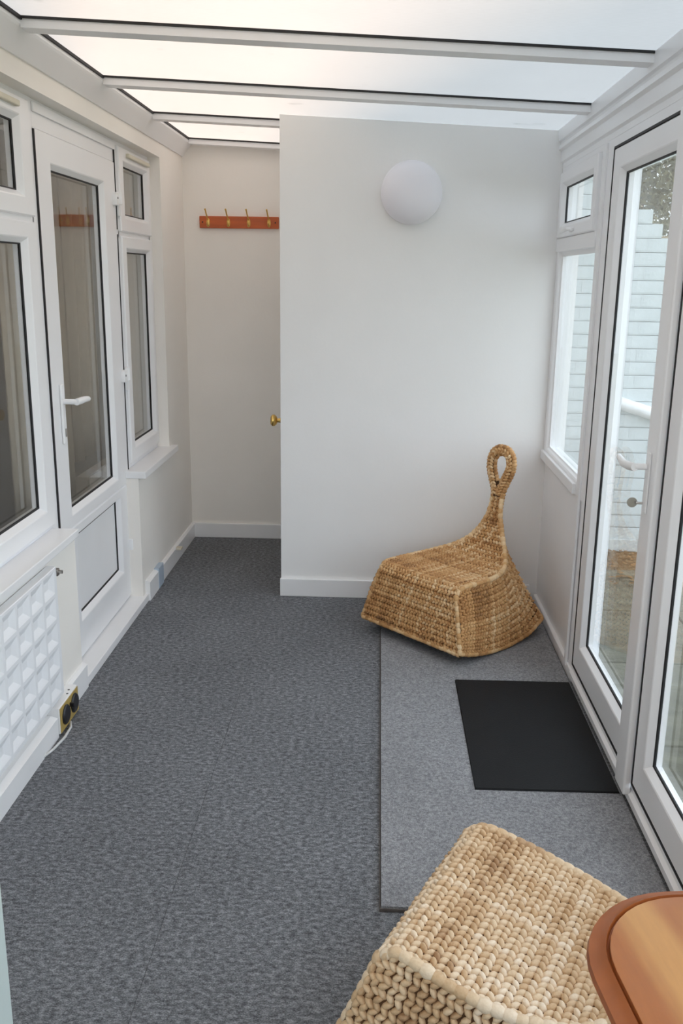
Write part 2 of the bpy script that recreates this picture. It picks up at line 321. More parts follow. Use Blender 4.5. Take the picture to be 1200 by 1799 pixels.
# ---- dim room behind the left glazing
r = B(); r.box(-3.6, -3.5, 0, 5.3, 0, 2.5); r.box(-3.5, -1.31, 5.2, 5.3, 0, 2.5); r.box(-3.5, -1.31, 0, .1, 0, 2.5); r.box(-3.6, -1.31, 0, 5.3, -.1, 0); r.box(-3.6, -1.31, 0, 5.3, 2.5, 2.6)
r.box(-1.36, -1.31, 0, 1.45, 0, 2.5); r.box(-1.36, -1.31, 1.45, 3.1, 0, .6); r.box(-1.36, -1.31, 3.99, 5.2, 0, .6); r.box(-1.36, -1.31, 4.66, 5.2, .6, 2.5); r.box(-1.36, -1.31, 1.45, 4.66, 2.06, 2.5)
r.done('wall_house_room', insidem, kind='structure', label='dim room seen behind the left glass', cat='wall')
def curtain(y0, y1, z0, z1, x, label, seed):
    rnd = random.Random(seed); b = B(); n = int((y1-y0)/.012); ph = rnd.random()*6; prev = None
    for i in range(n+1):
        y = y0+(y1-y0)*i/n; xx = x+.022*math.sin(y*46+ph)+.012*math.sin(y*23+ph*2)
        c = [b.bm.verts.new((xx, y, z0)), b.bm.verts.new((xx+.004*math.sin(y*9), y, z1)), b.bm.verts.new((xx-.004, y, z1)), b.bm.verts.new((xx-.004, y, z0))]
        if prev:
            for k in range(4): b.bm.faces.new((prev[k], prev[(k+1) % 4], c[(k+1) % 4], c[k]))
        prev = c
    b.done('curtain', curtainm, smooth=True, label=label, cat='curtain', group='curtains behind the left glass')
curtain(3.50, 4.10, .02, 2.0, -1.43, 'beige curtain hanging in folds behind the door glass', 1)
curtain(4.22, 4.62, .62, 2.0, -1.43, 'beige curtain behind the narrow far left window', 2)
curtain(2.30, 2.80, .62, 2.0, -1.43, 'beige curtain behind the near left window', 3)

# ------------------------------------------------------------------ right glazed side
XR = .765
ev = B().extrude_y([(.86, 2.09), (.735, zr(.735)-.002), (.738, 2.062), (.748, 2.058), (.750, 2.050), (.743, 2.045), (.742, 2.030), (.754, 2.022), (.755, 1.982), (.764, 1.975), (.764, 1.955), (.86, 1.955)], -.8, 4.16)
ev.done('trim_7', upvc, kind='structure', label='white stepped eaves beam above the right glazing', cat='beam')
kb = B().extrude_y([(.86, 0), (.770, 0), (.768, .020), (.758, .024), (.757, .045), (.768, .052), (.768, .07), (.86, .07)], -.8, 3.262)
kb.done('trim_8', upvc, kind='structure', label='white bottom rail under the right glazed doors', cat='sill')
# side window and the solid panel below it
w3 = empty('window_3', (XR, 3.8, .70), kind='structure', label='right side window with small opener next to the partition', cat='window')
B().ring(3.262, 4.158, .700, 1.956, FR, XR, -1, .165, .040, .05, .022).box(XR-.006, XR+.05, 3.43, 4.158, 1.612, 1.668, .004).box(.752, XR+.01, 3.44, 4.158, .700, .742, .004).box(XR-.008, XR+.002, 3.345, 3.375, .03, 1.95, .003).done('frame', upvc, w3)
sash('opener_sash', w3, XR, -1, 3.435, 4.120, 1.668, 1.932, .045, .040, .040, .040)
g = B().ring(3.44, 4.118, .748, 1.612, [(0, 0, -.03), (0, 0, -.006), (0, .018, -.016), (0, .018, -.03)], XR, -1).done('bead', upvc, w3)
B().box(XR+.022, XR+.042, 3.455, 4.10, .764, 1.596).done('pane', clear, w3)
hh = B().box(XR-.024, XR-.014, 3.76, 3.82, 1.682, 1.696, .003).done('handle', upvc2, w3); B().tube([(XR-.02, 3.775, 1.69), (XR-.038, 3.78, 1.69), (XR-.046, 3.82, 1.684), (XR-.046, 3.87, 1.68)], [.006, .007, .007, .005], 10).done('lever', upvc2, hh, 'auto')
B().box(.778, .86, 3.262, 4.16, 0, .700).box(.762, .780, 3.262, 4.142, 0, .045, .004).box(.770, .778, 3.262, 3.36, 0, .70, .002).done('wall_right', upvc, kind='structure', label='plain white panel below the right side window', cat='wall')
# glazed doors
def leaf(name, y0, y1, label, handle):
    d = empty(name, (XR, (y0+y1)/2, .07), kind='structure', label=label, cat='door')
    s = sash('door_leaf', d, XR+.013, -1, y0+.004, y1-.004, .084, 1.918, .082, .082, .095, .062)
    for ya, yb in ((y0-.003, y0+.0045), (y1-.0045, y1+.003)): gapline(d, XR+.0005, ya, yb, .08, 1.92)
    B().box(XR-.0035, XR+.003, y0, y1, 1.918, 1.925).box(XR-.0035, XR+.003, y0, y1, .078, .085).done('gap_seal', gasket, d)
    return d
B().box(XR, .86, -.8, 3.262, 1.925, 1.956).box(XR, .86, 3.252, 3.262, .07, 1.925).done('trim_9', upvc, kind='structure', label='white head frame over the right glazed doors', cat='frame')
d2 = leaf('door_2', 2.410, 3.250, 'far glazed leaf of the right french doors with lever handle', True)
d3 = leaf('door_3', 1.565, 2.4015, 'near glazed leaf of the right french doors', False)
w4 = empty('window_4', (XR, .75, .07), kind='structure', label='tall glazed side panel nearest the table', cat='window')
B().ring(-.8, 1.560, .07, 1.925, FR, XR, -1, .05, .05, .05, .02).done('frame', upvc, w4)
for y0, y1 in ((-.74, .38), (.40, 1.50)): sash('fixed_light', w4, XR, -1, y0, y1, .10, 1.90, .05, .05, .06, .05)
w5 = empty('window_added_near', (-.1, -.86, .55), kind='structure', label='unseen near end glazing added to light the partition', cat='window')  # invented glazed end, added for front light on the partition
b = B()
for x in (-1.0, -.40, .20, .80): b.box(x, x+.06, -.90, -.82, .55, 1.97, .003)
b.box(-1.0, .86, -.90, -.82, .55, .62, .003).box(-1.0, .86, -.90, -.82, 1.90, 1.97, .003).done('frame', upvc, w5)
for x in (-.94, -.34, .26): B().box(x, x+.54, -.87, -.85, .62, 1.90).done('pane', clear, w5)
B().box(XR-.024, XR-.001, 2.4045, 2.500, .040, 1.922, .006).done('meeting_stile', upvc, d2)
hp = B().box(XR-.030, XR-.024, 2.442, 2.466, .88, 1.05, .004).done('handle_plate', upvc2, d2)
B().tube([(XR-.034, 2.455, 1.010), (XR-.064, 2.455, 1.010)], .009, 12).tube([(XR-.066, 2.448, 1.010), (XR-.070, 2.48, 1.006), (XR-.072, 2.54, 1.002), (XR-.070, 2.60, 1.010)], [.011, .012, .011, .008], 12).done('lever', upvc2, hp, 'auto')
ky = B().tube([(XR-.034, 2.455, .908), (XR-.052, 2.457, .908)], .0035, 8)
ring = [(XR-.064, 2.464+.013*math.cos(a), .908+.013*math.sin(a)) for a in [2*math.pi*k/20 for k in range(21)]]
ky.lathe([(.0, 0), (.014, 0), (.014, .003), (.0, .003)], (XR-.060, 2.462, .908), 'y', 20)
ky.done('key', chrome, smooth='auto', label='small steel key in the lock of the right french door', cat='key')

# ------------------------------------------------------------------ outside
pv = B().box(.86, 3.4, -1.5, 8.6, -.2, -.085).done('ground_outside', jointm, kind='structure', label='mortar bed of the garden path outside the right glazing', cat='ground')
rnd = random.Random(5)
B().box(-12, 16, -16, 20, -.35, -.21).done('lawn', mat('rough_lawn', (96, 104, 66), 1, .3, 6, .4, 60), kind='structure', label='rough garden ground around the building', cat='ground')
ys = [-1.1, -.45, .2, .85, 1.5, 2.2, 2.915, 3.632, 4.267, 4.92]
smesh = None
for j in range(len(ys)-1):
    for xs in ((.865, 1.465), (1.475, 2.075), (2.085, 2.685)):
        B().box(xs[0], xs[1], ys[j]+.005, ys[j+1]-.005, -.12, -.070+rnd.uniform(-.003, .002), .004, 1).done('paving_slab', slabm, pv)
B().box(.865, 3.3, 4.925, 5.28, -.12, -.074).done('flower_bed', soil, kind='structure', label='bare soil strip at the foot of the white garden wall', cat='ground')
lb = B()
for i in range(420):
    x, y = .9+rnd.random()*1.7, 4.62+.64*rnd.random()**.6; a = rnd.random()*6.3; s_ = rnd.uniform(.012, .028); tz = rnd.uniform(-.01, .014)
    c, d = math.cos(a), math.sin(a); z = -.066+rnd.random()*.012
    q = [(-1, 0, 0), (0, -.45, tz/s_*.5), (1, 0, .2), (0, .45, -.1)]
    vs = [lb.bm.verts.new((x+s_*(c*p-d*r), y+s_*(d*p+c*r), z+s_*abs(t)*.5)) for p, r, t in q]; lb.bm.faces.new(vs)
lb.done('leaf_litter', litter, kind='stuff', label='brown fallen leaves on the soil by the garden wall', cat='leaves')
gw = empty('garden_wall', (1.2, 5.3, -.08), label='white painted brick garden wall with ragged stepped end', cat='wall')
core = B(); BR = bpy.data.meshes.new('brick'); bb = bmesh.new(); bmesh.ops.create_cube(bb, size=1)
for v in bb.verts: v.co = Vector((v.co.x*.2175, v.co.y*.1025, v.co.z*.0665))
bmesh.ops.bevel(bb, geom=bb.edges[:], offset=.0025, segments=2, affect='EDGES'); bb.to_mesh(BR); bb.free(); BR.materials.append(brickpaint)
for p in BR.polygons: p.use_smooth = False
def walltop(x):
    return 2.5 if x < 1.36 else (1.865 if x < 1.49 else 1.79-.05*(x-1.49)/.06 if x < 1.55 else 1.745)
nrow = 0; z = -.075
while z < 2.45:
    zc_ = z+.0375; x = .90-(.1125 if nrow % 2 else 0); end = 1.615+rnd.uniform(-.014, .012)
    top = z+.07
    lim = end if top <= 1.76 else (1.545 if top <= 1.80 else (1.488 if top <= 1.87 else 1.36))
    if top > 2.5: break
    while x < lim-.03:
        ln = min(.2175, lim-x)
        o = bpy.data.objects.new('brick', BR); o.location = (x+ln/2-.003, 5.351+rnd.uniform(-.0012, .0012), zc_); o.scale = (ln/.2175, 1, 1)
        link(o, gw); o.matrix_parent_inverse = parent_inv(gw); x += ln+.0075
    core.box(.86, lim-.006, 5.3018, 5.46, z-.004, z+.074)
    z += .075; nrow += 1
core.done('mortar', brickpaint, gw)
B().box(.86, 1.56, 5.285, 5.305, -.075, .0, .004).done('plinth', brickpaint, gw)
b = B().tube([(1.28, 5.27, .850), (1.52, 5.265, .775), (1.655, 5.262, .735)], .036, 16).done('drain_pipe', upvc2, smooth='auto', label='white plastic pipe sloping across the garden wall', cat='pipe')
fe = empty('garden_fence', (2.4, 7.6, -.08), label='weathered board fence behind the garden wall', cat='fence')
for k in range(26):
    x = .9+k*.115; B().box(x, x+.108, 7.6+rnd.uniform(-.004, .004), 7.62, -.08, 1.85+rnd.uniform(-.02, .02), .003, 1).done('board', fencem, fe)
for z in (.3, 1.5): B().box(.9, 3.9, 7.62, 7.66, z-.04, z+.04).done('rail', fencem, fe)
def shrub(x, y, h, rx, rz, seed, label, n=20000):
    rr = random.Random(seed); t = empty('garden_tree', (x, y, -.08), label=label, cat='tree', group='trees behind the garden wall')
    B().tube([(x, y, -.08), (x+.05, y, h*.4), (x-.03, y+.04, h*.75), (x, y, h)], [.09, .07, .045, .02], 8).done('trunk', bark, t, True)
    V, F = [], []
    for i in range(n):
        a, c, q = rr.random()*6.28, rr.uniform(-1, 1), rr.random()**.4
        s_ = math.sqrt(1-c*c); px, py, pz = x+rx*q*s_*math.cos(a), y+rx*.7*q*s_*math.sin(a), h+rz*q*c
        l = rr.uniform(.02, .042); u = Vector((rr.gauss(0, 1), rr.gauss(0, 1), rr.gauss(0, 1))).normalized(); v = u.orthogonal().normalized()*.45
        P = Vector((px, py, pz)); k = len(V)
        V += [P-u*l, P-v*l, P+u*l, P+v*l]; F.append((k, k+1, k+2, k+3))
    me = bpy.data.meshes.new('foliage'); me.from_pydata(V, [], F); me.materials.append(leafm)
    o = bpy.data.objects.new('foliage', me); link(o, t); o.matrix_parent_inverse = parent_inv(t); o['kind'] = 'stuff'
shrub(1.75, 8.3, 2.6, .95, 1.3, 1, 'dense dull green tree just above the garden wall')
shrub(3.0, 9.6, 2.9, 1.2, 1.5, 2, 'taller tree right of the one above the wall')
# house upstand, and two unseen blocks added to keep sun on the roof's left
B().box(-1.45, -1.13, -2, 5.26, 2.31, 2.40).done('wall_house_upper', housewall, kind='structure', label='brick upstand of the house just above the roof edge', cat='wall')
B().box(-7, -2.0, -6, 6.7, 2.61, 6.2).done('wall_sun_blocker_left', housewall, kind='structure', label='unseen upper storey added to shade the near part of the roof', cat='wall')  # unseen, added to block the sun from the near roof
B().box(-1.55, .9, 9.2, 14, -.2, 8.2).done('wall_sun_blocker_far', housewall, kind='structure', label='unseen neighbouring block added to shade the right of the roof', cat='wall')  # unseen, added to cast shade over the right side of the roof

# ------------------------------------------------------------------ wall lamp
t = empty('wall_lamp', (.124, 4.16, 1.85), label='round white dome lamp high on the partition', cat='lamp')
B().lathe([(.0, 0), (.118, 0), (.122, .006), (.122, .02), (.0, .02)], (.124, 4.16, 1.85), '-y', 48).done('base', upvc2, t, 'auto')
B().lathe([(.126, .012), (.1315, .016)]+[(.132*math.cos(a)**.8, .022+.075*math.sin(a)) for a in [math.radians(5*k) for k in range(1, 18)]]+[(.001, .097)], (.124, 4.16, 1.85), '-y', 56).done('shade', opal, t, True)
# ------------------------------------------------------------------ coat rail
t = empty('coat_rail', (-.772, 5.14, 1.77), label='mahogany coat rail with four brass hooks on the end wall', cat='coat rail')
B().box(-.986, -.556, 5.122, 5.14, 1.741, 1.803, .003).done('board', mahog, t)
for x in (-.941, -.831, -.721, -.611):
    h = B(); R = []
    for r, hh_ in ((0, .0), (1, .0), (1, .003), (.6, .006), (.001, .007)):
        R.append([h.bm.verts.new((x+.003+.0095*r*math.cos(a), 5.122-hh_, 1.770+.023*r*math.sin(a))) for a in [2*math.pi*k/20 for k in range(20)]])
    for a, c in zip(R, R[1:]):
        for k in range(20): h.bm.faces.new((a[k], a[(k+1) % 20], c[(k+1) % 20], c[k]))
    h.tube([(x+.003, 5.116, 1.786), (x+.002, 5.100, 1.796), (x-.001, 5.088, 1.812), (x-.003, 5.080, 1.829), (x-.0045, 5.074, 1.836)], [.0045, .004, .0038, .0038, .005], 10)
    h.tube([(x+.003, 5.116, 1.758), (x+.003, 5.098, 1.752), (x+.003, 5.088, 1.762), (x+.003, 5.086, 1.768)], [.004, .0038, .0036, .0045], 10)
    h.done('hook', brass, t, 'auto')
for x in (-.968, -.574): B().lathe([(0, 0), (.004, 0), (.004, .002), (0, .003)], (x, 5.122, 1.772), '-y', 12).done('screw', darkplastic, t)

# ------------------------------------------------------------------ heater
t = empty('panel_heater', (-1.06, 2.0, .13), label='white panel heater with embossed dimpled front under the near left sill', cat='heater')
HX, HY0, HY1, HZ0, HZ1 = -1.040, 1.70, 2.80, .118, .568
B().box(-1.075, HX-.012, HY0+.004, HY1-.004, HZ0+.006, HZ1-.006).done('body', heaterw, t)
fp = B(); PY, PZ = .108, .087
ny, nz = 10, 5
ys0 = HY1-.016-ny*PY; zs0 = HZ0+.010
B().ring(HY0, HY1, HZ0, HZ1, [(0, 0, -.03), (0, 0, -.002), (0, .002, 0), (1, 0, 0), (1, 0, -.012)], HX, 1, ys0-HY0, .016, .010, HZ1-zs0-nz*PZ).done('front_rim', heaterw, t)
for i in range(ny):
    for j in range(nz):
        y, z = ys0+i*PY, zs0+j*PZ; rr = []
        for a, bz, o in ((0, 0, 0), (.007, .006, 0), (.013, .012, -.002), (.036, .030, -.0105)):
            rr.append([fp.bm.verts.new((HX+o, yy, zz)) for yy, zz in ((y+a, z+bz), (y+PY-a, z+bz), (y+PY-a, z+PZ-bz), (y+a, z+PZ-bz))])
        for p, q in zip(rr, rr[1:]):
            for k in range(4): fp.bm.faces.new((p[k], p[(k+1) % 4], q[(k+1) % 4], q[k]))
        fp.bm.faces.new(rr[-1])
fp.done('dimpled_panel', heaterw, t)
b = B().box(-1.052, HX+.004, 2.802, 2.824, .532, .556, .003); b.tube([(HX-.004, 2.813, .545), (HX+.016, 2.813, .545)], .006, 10); b.done('fixing_clip', chrome, t, 'auto')
cb = B().box(-1.072, -1.030, 2.712, 2.900, .008, .102, .003).done('control_box', upvc2, t)
B().box(-1.030, -1.0275, 2.716, 2.896, .010, .098, .001).done('faceplate', gold, cb)
for y in (2.765, 2.852):
    B().lathe([(0, 0), (.034, 0), (.034, .003), (.030, .007), (0, .007)], (-1.0275, y, .056), 'x', 28).done('dial', darkplastic, cb, 'auto')
B().box(-1.0275, -1.012, 2.806, 2.814, .062, .078, .002).done('switch', darkplastic, cb)
for x, y in ((-1.045, 2.855), (-1.040, 2.825)): B().lathe([(0, 0), (.004, 0), (.004, .001), (0, .0012)], (x, y, .102), 'z', 10).done('screw', darkplastic, cb)
B().tube([(-1.026, 2.80, .010), (-1.015, 2.77, .006), (-1.012, 2.70, .0055), (-1.022, 2.62, .0055), (-1.040, 2.56, .0055), (-1.046, 2.50, .0055)], .0045, 8).done('mains_cord', cordw, smooth=True, label='thin white cord trailing from the heater controls along the skirting', cat='cord')

# ------------------------------------------------------------------ carpet offcut and mat
t = empty('carpet_runner', (.4, 2.85, 0), label='pale grey carpet offcut laid along the glazed doors', cat='rug')
B().hull([(.035, 1.912, .0005), (.755, 1.912, .0005), (.755, 3.835, .0005), (.035, 3.835, .0005)], [(.037, 1.914, .013), (.755, 1.914, .013), (.755, 3.833, .013), (.037, 3.833, .013)]).done('pile', rugm, t)
B().box(.033, .755, 1.909, 1.9125, .0005, .009, .001).box(.0325, .0352, 1.909, 3.835, .0005, .009, .001).done('raw_edge', hessian, t)
t = B(); t.hull([(.318, 2.452, .0135), (.750, 2.458, .0135), (.752, 3.222, .0135), (.318, 3.217, .0135)], [(.321, 2.455, .019), (.747, 2.461, .019), (.749, 3.219, .019), (.321, 3.214, .019)])
t.done('door_mat', rubber, label='black rubber door mat on the pale carpet offcut', cat='mat')

# ------------------------------------------------------------------ table
def pine(name):
    M = bpy.data.materials.new(name); M.use_nodes = True; nt = M.node_tree; N, L = nt.nodes, nt.links; b = N['Principled BSDF']
    tc = N.new('ShaderNodeTexCoord'); mp = N.new('ShaderNodeMapping'); mp.inputs['Scale'].default_value = (1, .16, 1); mp.inputs['Rotation'].default_value = (0, 0, .0)
    L.new(tc.outputs['Object'], mp.inputs[0])
    n = N.new('ShaderNodeTexNoise'); n.inputs['Scale'].default_value = 13; n.inputs['Detail'].default_value = 2; n.inputs['Distortion'].default_value = .6; L.new(mp.outputs[0], n.inputs['Vector'])
    cr = N.new('ShaderNodeValToRGB'); e = cr.color_ramp.elements
    e[0].position = .36; e[0].color = lin((172, 106, 58))+(1,); e[1].position = .62; e[1].color = lin((206, 152, 92))+(1,)
    L.new(n.outputs['Fac'], cr.inputs[0])
    n2 = N.new('ShaderNodeTexNoise'); n2.inputs['Scale'].default_value = 160; n2.inputs['Detail'].default_value = 2; L.new(mp.outputs[0], n2.inputs['Vector'])
    mr = N.new('ShaderNodeMapRange'); mr.inputs[3].default_value = .9; mr.inputs[4].default_value = 1.1; L.new(n2.outputs['Fac'], mr.inputs[0])
    vm = N.new('ShaderNodeVectorMath'); vm.operation = 'SCALE'; L.new(cr.outputs[0], vm.inputs[0]); L.new(mr.outputs[0], vm.inputs['Scale'])
    L.new(vm.outputs[0], b.inputs['Base Color']); b.inputs['Roughness'].default_value = .32; b.inputs['Coat Weight'].default_value = .25; b.inputs['Coat Roughness'].default_value = .15
    return M
pinem = pine('varnished_pine'); edgem = mat('orange_pine_edge', (150, 82, 36), .42, .15, 20, coat=.1); legm = mat('dark_stained_leg', (84, 44, 30), .4, .2, 14, coat=.2)
t = empty('pine_table', (.5, .55, 0), label='varnished pine table with rounded moulded corner in the foreground', cat='table')
TX0, TX1, TY0, TY1, TZ, RR = .250, .722, -.22, 1.052, .722, .15
def rrect(ins):
    P = []; r = RR-ins
    for cx, cyy, a0 in ((TX1-RR, TY1-RR, 0), (TX0+RR, TY1-RR, 90), (TX0+RR, TY0+RR, 180), (TX1-RR, TY0+RR, 270)):
        P += [(cx+r*math.cos(math.radians(a0+9*k)), cyy+r*math.sin(math.radians(a0+9*k))) for k in range(11)]
    return P
def loops(prof, name, m, cap0, cap1):
    b = B(); R = [[b.bm.verts.new((x, y, z)) for x, y in rrect(i)] for i, z in prof]; n = len(R[0])
    for p, q in zip(R, R[1:]):
        for k in range(n): b.bm.faces.new((p[k], p[(k+1) % n], q[(k+1) % n], q[k]))
    if cap0: b.bm.faces.new(R[0][::-1])
    if cap1: b.bm.faces.new(R[-1])
    return b.done(name, m, t, 'auto')
loops([(.0255, TZ-.024), (.0265, TZ-.008), (.0265, TZ-.001), (.028, TZ)], 'table_top', pinem, True, True)
loops([(.024, TZ-.026), (.004, TZ-.024), (.0, TZ-.018), (.002, TZ-.011), (.010, TZ-.009), (.017, TZ-.0045), (.0215, TZ-.001), (.0235, TZ-.007), (.0262, TZ-.008), (.024, TZ-.026)], 'moulded_edge', edgem, False, False)
B().box(TX0+.10, TX1-.10, TY0+.14, TY0+.16, TZ-.11, TZ-.027).box(TX0+.10, TX1-.10, TY1-.165, TY1-.145, TZ-.11, TZ-.027).box(TX0+.085, TX0+.105, TY0+.15, TY1-.155, TZ-.11, TZ-.027).box(TX1-.105, TX1-.085, TY0+.15, TY1-.155, TZ-.11, TZ-.027).done('apron', edgem, t)
for x in (TX0+.095, TX1-.095):
    for y in (TY0+.15, TY1-.155):
        B().lathe([(.0, .0), (.018, 0), (.022, .05), (.026, .2), (.030, .4), (.024, .50), (.033, .52), (.033, .535), (.026, .55), (.034, .565), (.036, TZ-.112)], (x, y, 0.001), 'z', 20).box(x-.034, x+.034, y-.034, y+.034, TZ-.115, TZ-.027).done('leg', legm, t, 'auto')

piv = Matrix.Translation((TX0, TY1, 0)) @ Matrix.Rotation(math.radians(6.5), 4, 'Z') @ Matrix.Translation((-TX0, -TY1, 0))
mt = piv @ Matrix.Translation(t.location); t.location = mt.to_translation(); t.rotation_euler = (0, 0, math.radians(6.5))
# ------------------------------------------------------------------ cupboard at the lower left
t = empty('white_cupboard', (-.82, .9, 0), label='edge of a pale painted cupboard in the lower left corner', cat='cupboard')
palem = mat('pale_grey_green_paint', (196, 208, 206), .45, .03, 5)
B().box(-1.045, -.588, .50, 1.195, .06, .86, .003).done('body', palem, t); B().box(-1.045, -.562, .48, 1.203, .86, .885, .004).done('top', palem, t)
B().box(-1.04, -.62, .52, 1.18, .0, .06).done('plinth', palem, t)
for y in (.505, .852): dd = B().box(-.588, -.564, y, y+.343, .07, .85, .003).done('door', palem, t); B().lathe([(0, 0), (.006, 0), (.006, .012), (.013, .018), (.013, .024), (0, .027)], (-.564, .80 if y < .6 else .90, .70), 'x', 18).done('knob', chrome, dd, 'auto')

# ------------------------------------------------------------------ woven rocking chairs
def weave(name, cols):
    M = bpy.data.materials.new(name); M.use_nodes = True; nt = M.node_tree; N, L = nt.nodes, nt.links; b = N['Principled BSDF']
    ge = N.new('ShaderNodeNewGeometry'); tc = N.new('ShaderNodeTexCoord')
    n = N.new('ShaderNodeTexNoise'); n.inputs['Scale'].default_value = 4; n.inputs['Detail'].default_value = 2; L.new(tc.outputs['Object'], n.inputs['Vector'])
    f = N.new('ShaderNodeTexNoise'); f.inputs['Scale'].default_value = 180; L.new(tc.outputs['Object'], f.inputs['Vector'])
    a = N.new('ShaderNodeMath'); a.operation = 'MULTIPLY_ADD'; L.new(ge.outputs['Random Per Island'], a.inputs[0]); a.inputs[1].default_value = .62; L.new(n.outputs['Fac'], a.inputs[2])
    a2 = N.new('ShaderNodeMath'); a2.operation = 'MULTIPLY_ADD'; L.new(f.outputs['Fac'], a2.inputs[0]); a2.inputs[1].default_value = .35; L.new(a.outputs[0], a2.inputs[2])
    oi = N.new('ShaderNodeObjectInfo'); a3 = N.new('ShaderNodeMath'); a3.operation = 'MULTIPLY_ADD'; L.new(oi.outputs['Random'], a3.inputs[0]); a3.inputs[1].default_value = .42; L.new(a2.outputs[0], a3.inputs[2])
    mr = N.new('ShaderNodeMapRange'); mr.inputs[1].default_value = .55; mr.inputs[2].default_value = 1.65; L.new(a3.outputs[0], mr.inputs[0])
    cr = N.new('ShaderNodeValToRGB'); e = cr.color_ramp.elements
    e[0].position = 0; e[0].color = lin(cols[0])+(1,); e[1].position = 1; e[1].color = lin(cols[-1])+(1,)
    for i, c in enumerate(cols[1:-1]): k = e.new((i+1)/(len(cols)-1)); k.color = lin(c)+(1,)
    L.new(mr.outputs[0], cr.inputs[0]); L.new(cr.outputs[0], b.inputs['Base Color']); b.inputs['Roughness'].default_value = .55; b.inputs['Specular IOR Level'].default_value = .35
    bp = N.new('ShaderNodeBump'); bp.inputs['Strength'].default_value = .25; bp.inputs['Distance'].default_value = .004; L.new(f.outputs['Fac'], bp.inputs['Height']); L.new(bp.outputs[0], b.inputs['Normal'])
    return M
weave_dark = weave('honey_brown_seagrass', ((122, 86, 54), (182, 134, 84), (208, 164, 112), (232, 202, 160)))
weave_pale = weave('pale_straw_seagrass', ((164, 128, 94), (206, 174, 136), (226, 202, 170), (242, 226, 204)))
core_m = mat('seagrass_shadow_core', (90, 62, 38), .9, .2, 30)
PR = np.array([[.030, .250, .214], [.036, .274, .215], [.058, .299, .218], [.10, .302, .222], [.16, .299, .224], [.23, .298, .222], [.30, .301, .212], [.36, .308, .190], [.40, .318, .165], [.44, .337, .132], [.475, .370, .092], [.503, .428, .054], [.515, .480, .032], [.525, .530, .024], [.535, .575, .023], [.541, .600, .024]])
seg = np.hypot(np.diff(PR[:, 0]), np.diff(PR[:, 1])); AL = np.concatenate([[0], np.cumsum(seg)])
def prof(s): return [float(np.interp(s, AL, PR[:, k])) for k in range(3)]
def smoothP(s, h=.012):
    a, b_, c = prof(s-h), prof(s), prof(s+h); return [(a[k]+2*b_[k]+c[k])/4 for k in range(3)]
def rock(y): return .0125+.045*((y-.27)/.27)**2
HB = .279
def S_seat(u, v):      # v arc length
    d, z, w_ = smoothP(v); return Vector((u*w_, d, z-.006*(1-u*u)*max(0, min(1, (.5-d)*8))))
FRONT_TOP = AL[0]
def S_front(u, v):     # v 0 bottom .. 1 top
    w_ = HB+(.214-HB)*v; return Vector((u*w_, .036*v, .052+(.274-.052)*v))
SE = float(np.interp(.475, PR[:, 0], AL))
def rimpt(sgn, tt):
    d, z, w_ = smoothP(AL[1]+(SE-AL[1])*tt); return Vector((sgn*w_, d, z))
def S_side(sgn):
    def f(u, v):       # u -1 front .. 1 back
        tt = (u+1)/2; y = .56*tt; bo = Vector((sgn*(HB-.02*max(0, tt-.8)*5), y, rock(y))); r = rimpt(sgn, tt)
        bow = .012*math.sin(math.pi*v)
        p = bo.lerp(r, v); p.x += sgn*bow*(1-tt); return p
    return f
def S_back(u, v):
    s_ = SE+(AL[-2]-SE)*v
    def edge(vv):
        e0 = Vector((HB-.02, .56, rock(.56))); 
        if vv < .62: k = vv/.62; r = Vector((.096, .478, .370)); p = e0.lerp(r, k); p.x -= .035*math.sin(math.pi*k); return p
        k = (vv-.62)/.38; d, z, w_ = smoothP(SE+(AL[-2]-SE)*k); return Vector((w_, d+.012*k+.003, z))
    e = edge(v); return Vector((u*e.x, e.y+.022*(1-u*u)*(1 if v < .62 else .9), e.z))
def shell(name, f, v0, v1, nu, nv, parent, m, thick):
    b = B(); G = [[b.bm.verts.new(f(-1+2*i/nu, v0+(v1-v0)*j/nv)) for i in range(nu+1)] for j in range(nv+1)]
    for j in range(nv):
        for i in range(nu): b.bm.faces.new((G[j][i], G[j][i+1], G[j+1][i+1], G[j+1][i]))
    me = bpy.data.meshes.new(name); b.bm.to_mesh(me); b.bm.free(); me.materials.append(m); me.polygons.foreach_set('use_smooth', [True]*len(me.polygons))
    o = bpy.data.objects.new(name, me); link(o, parent); return o
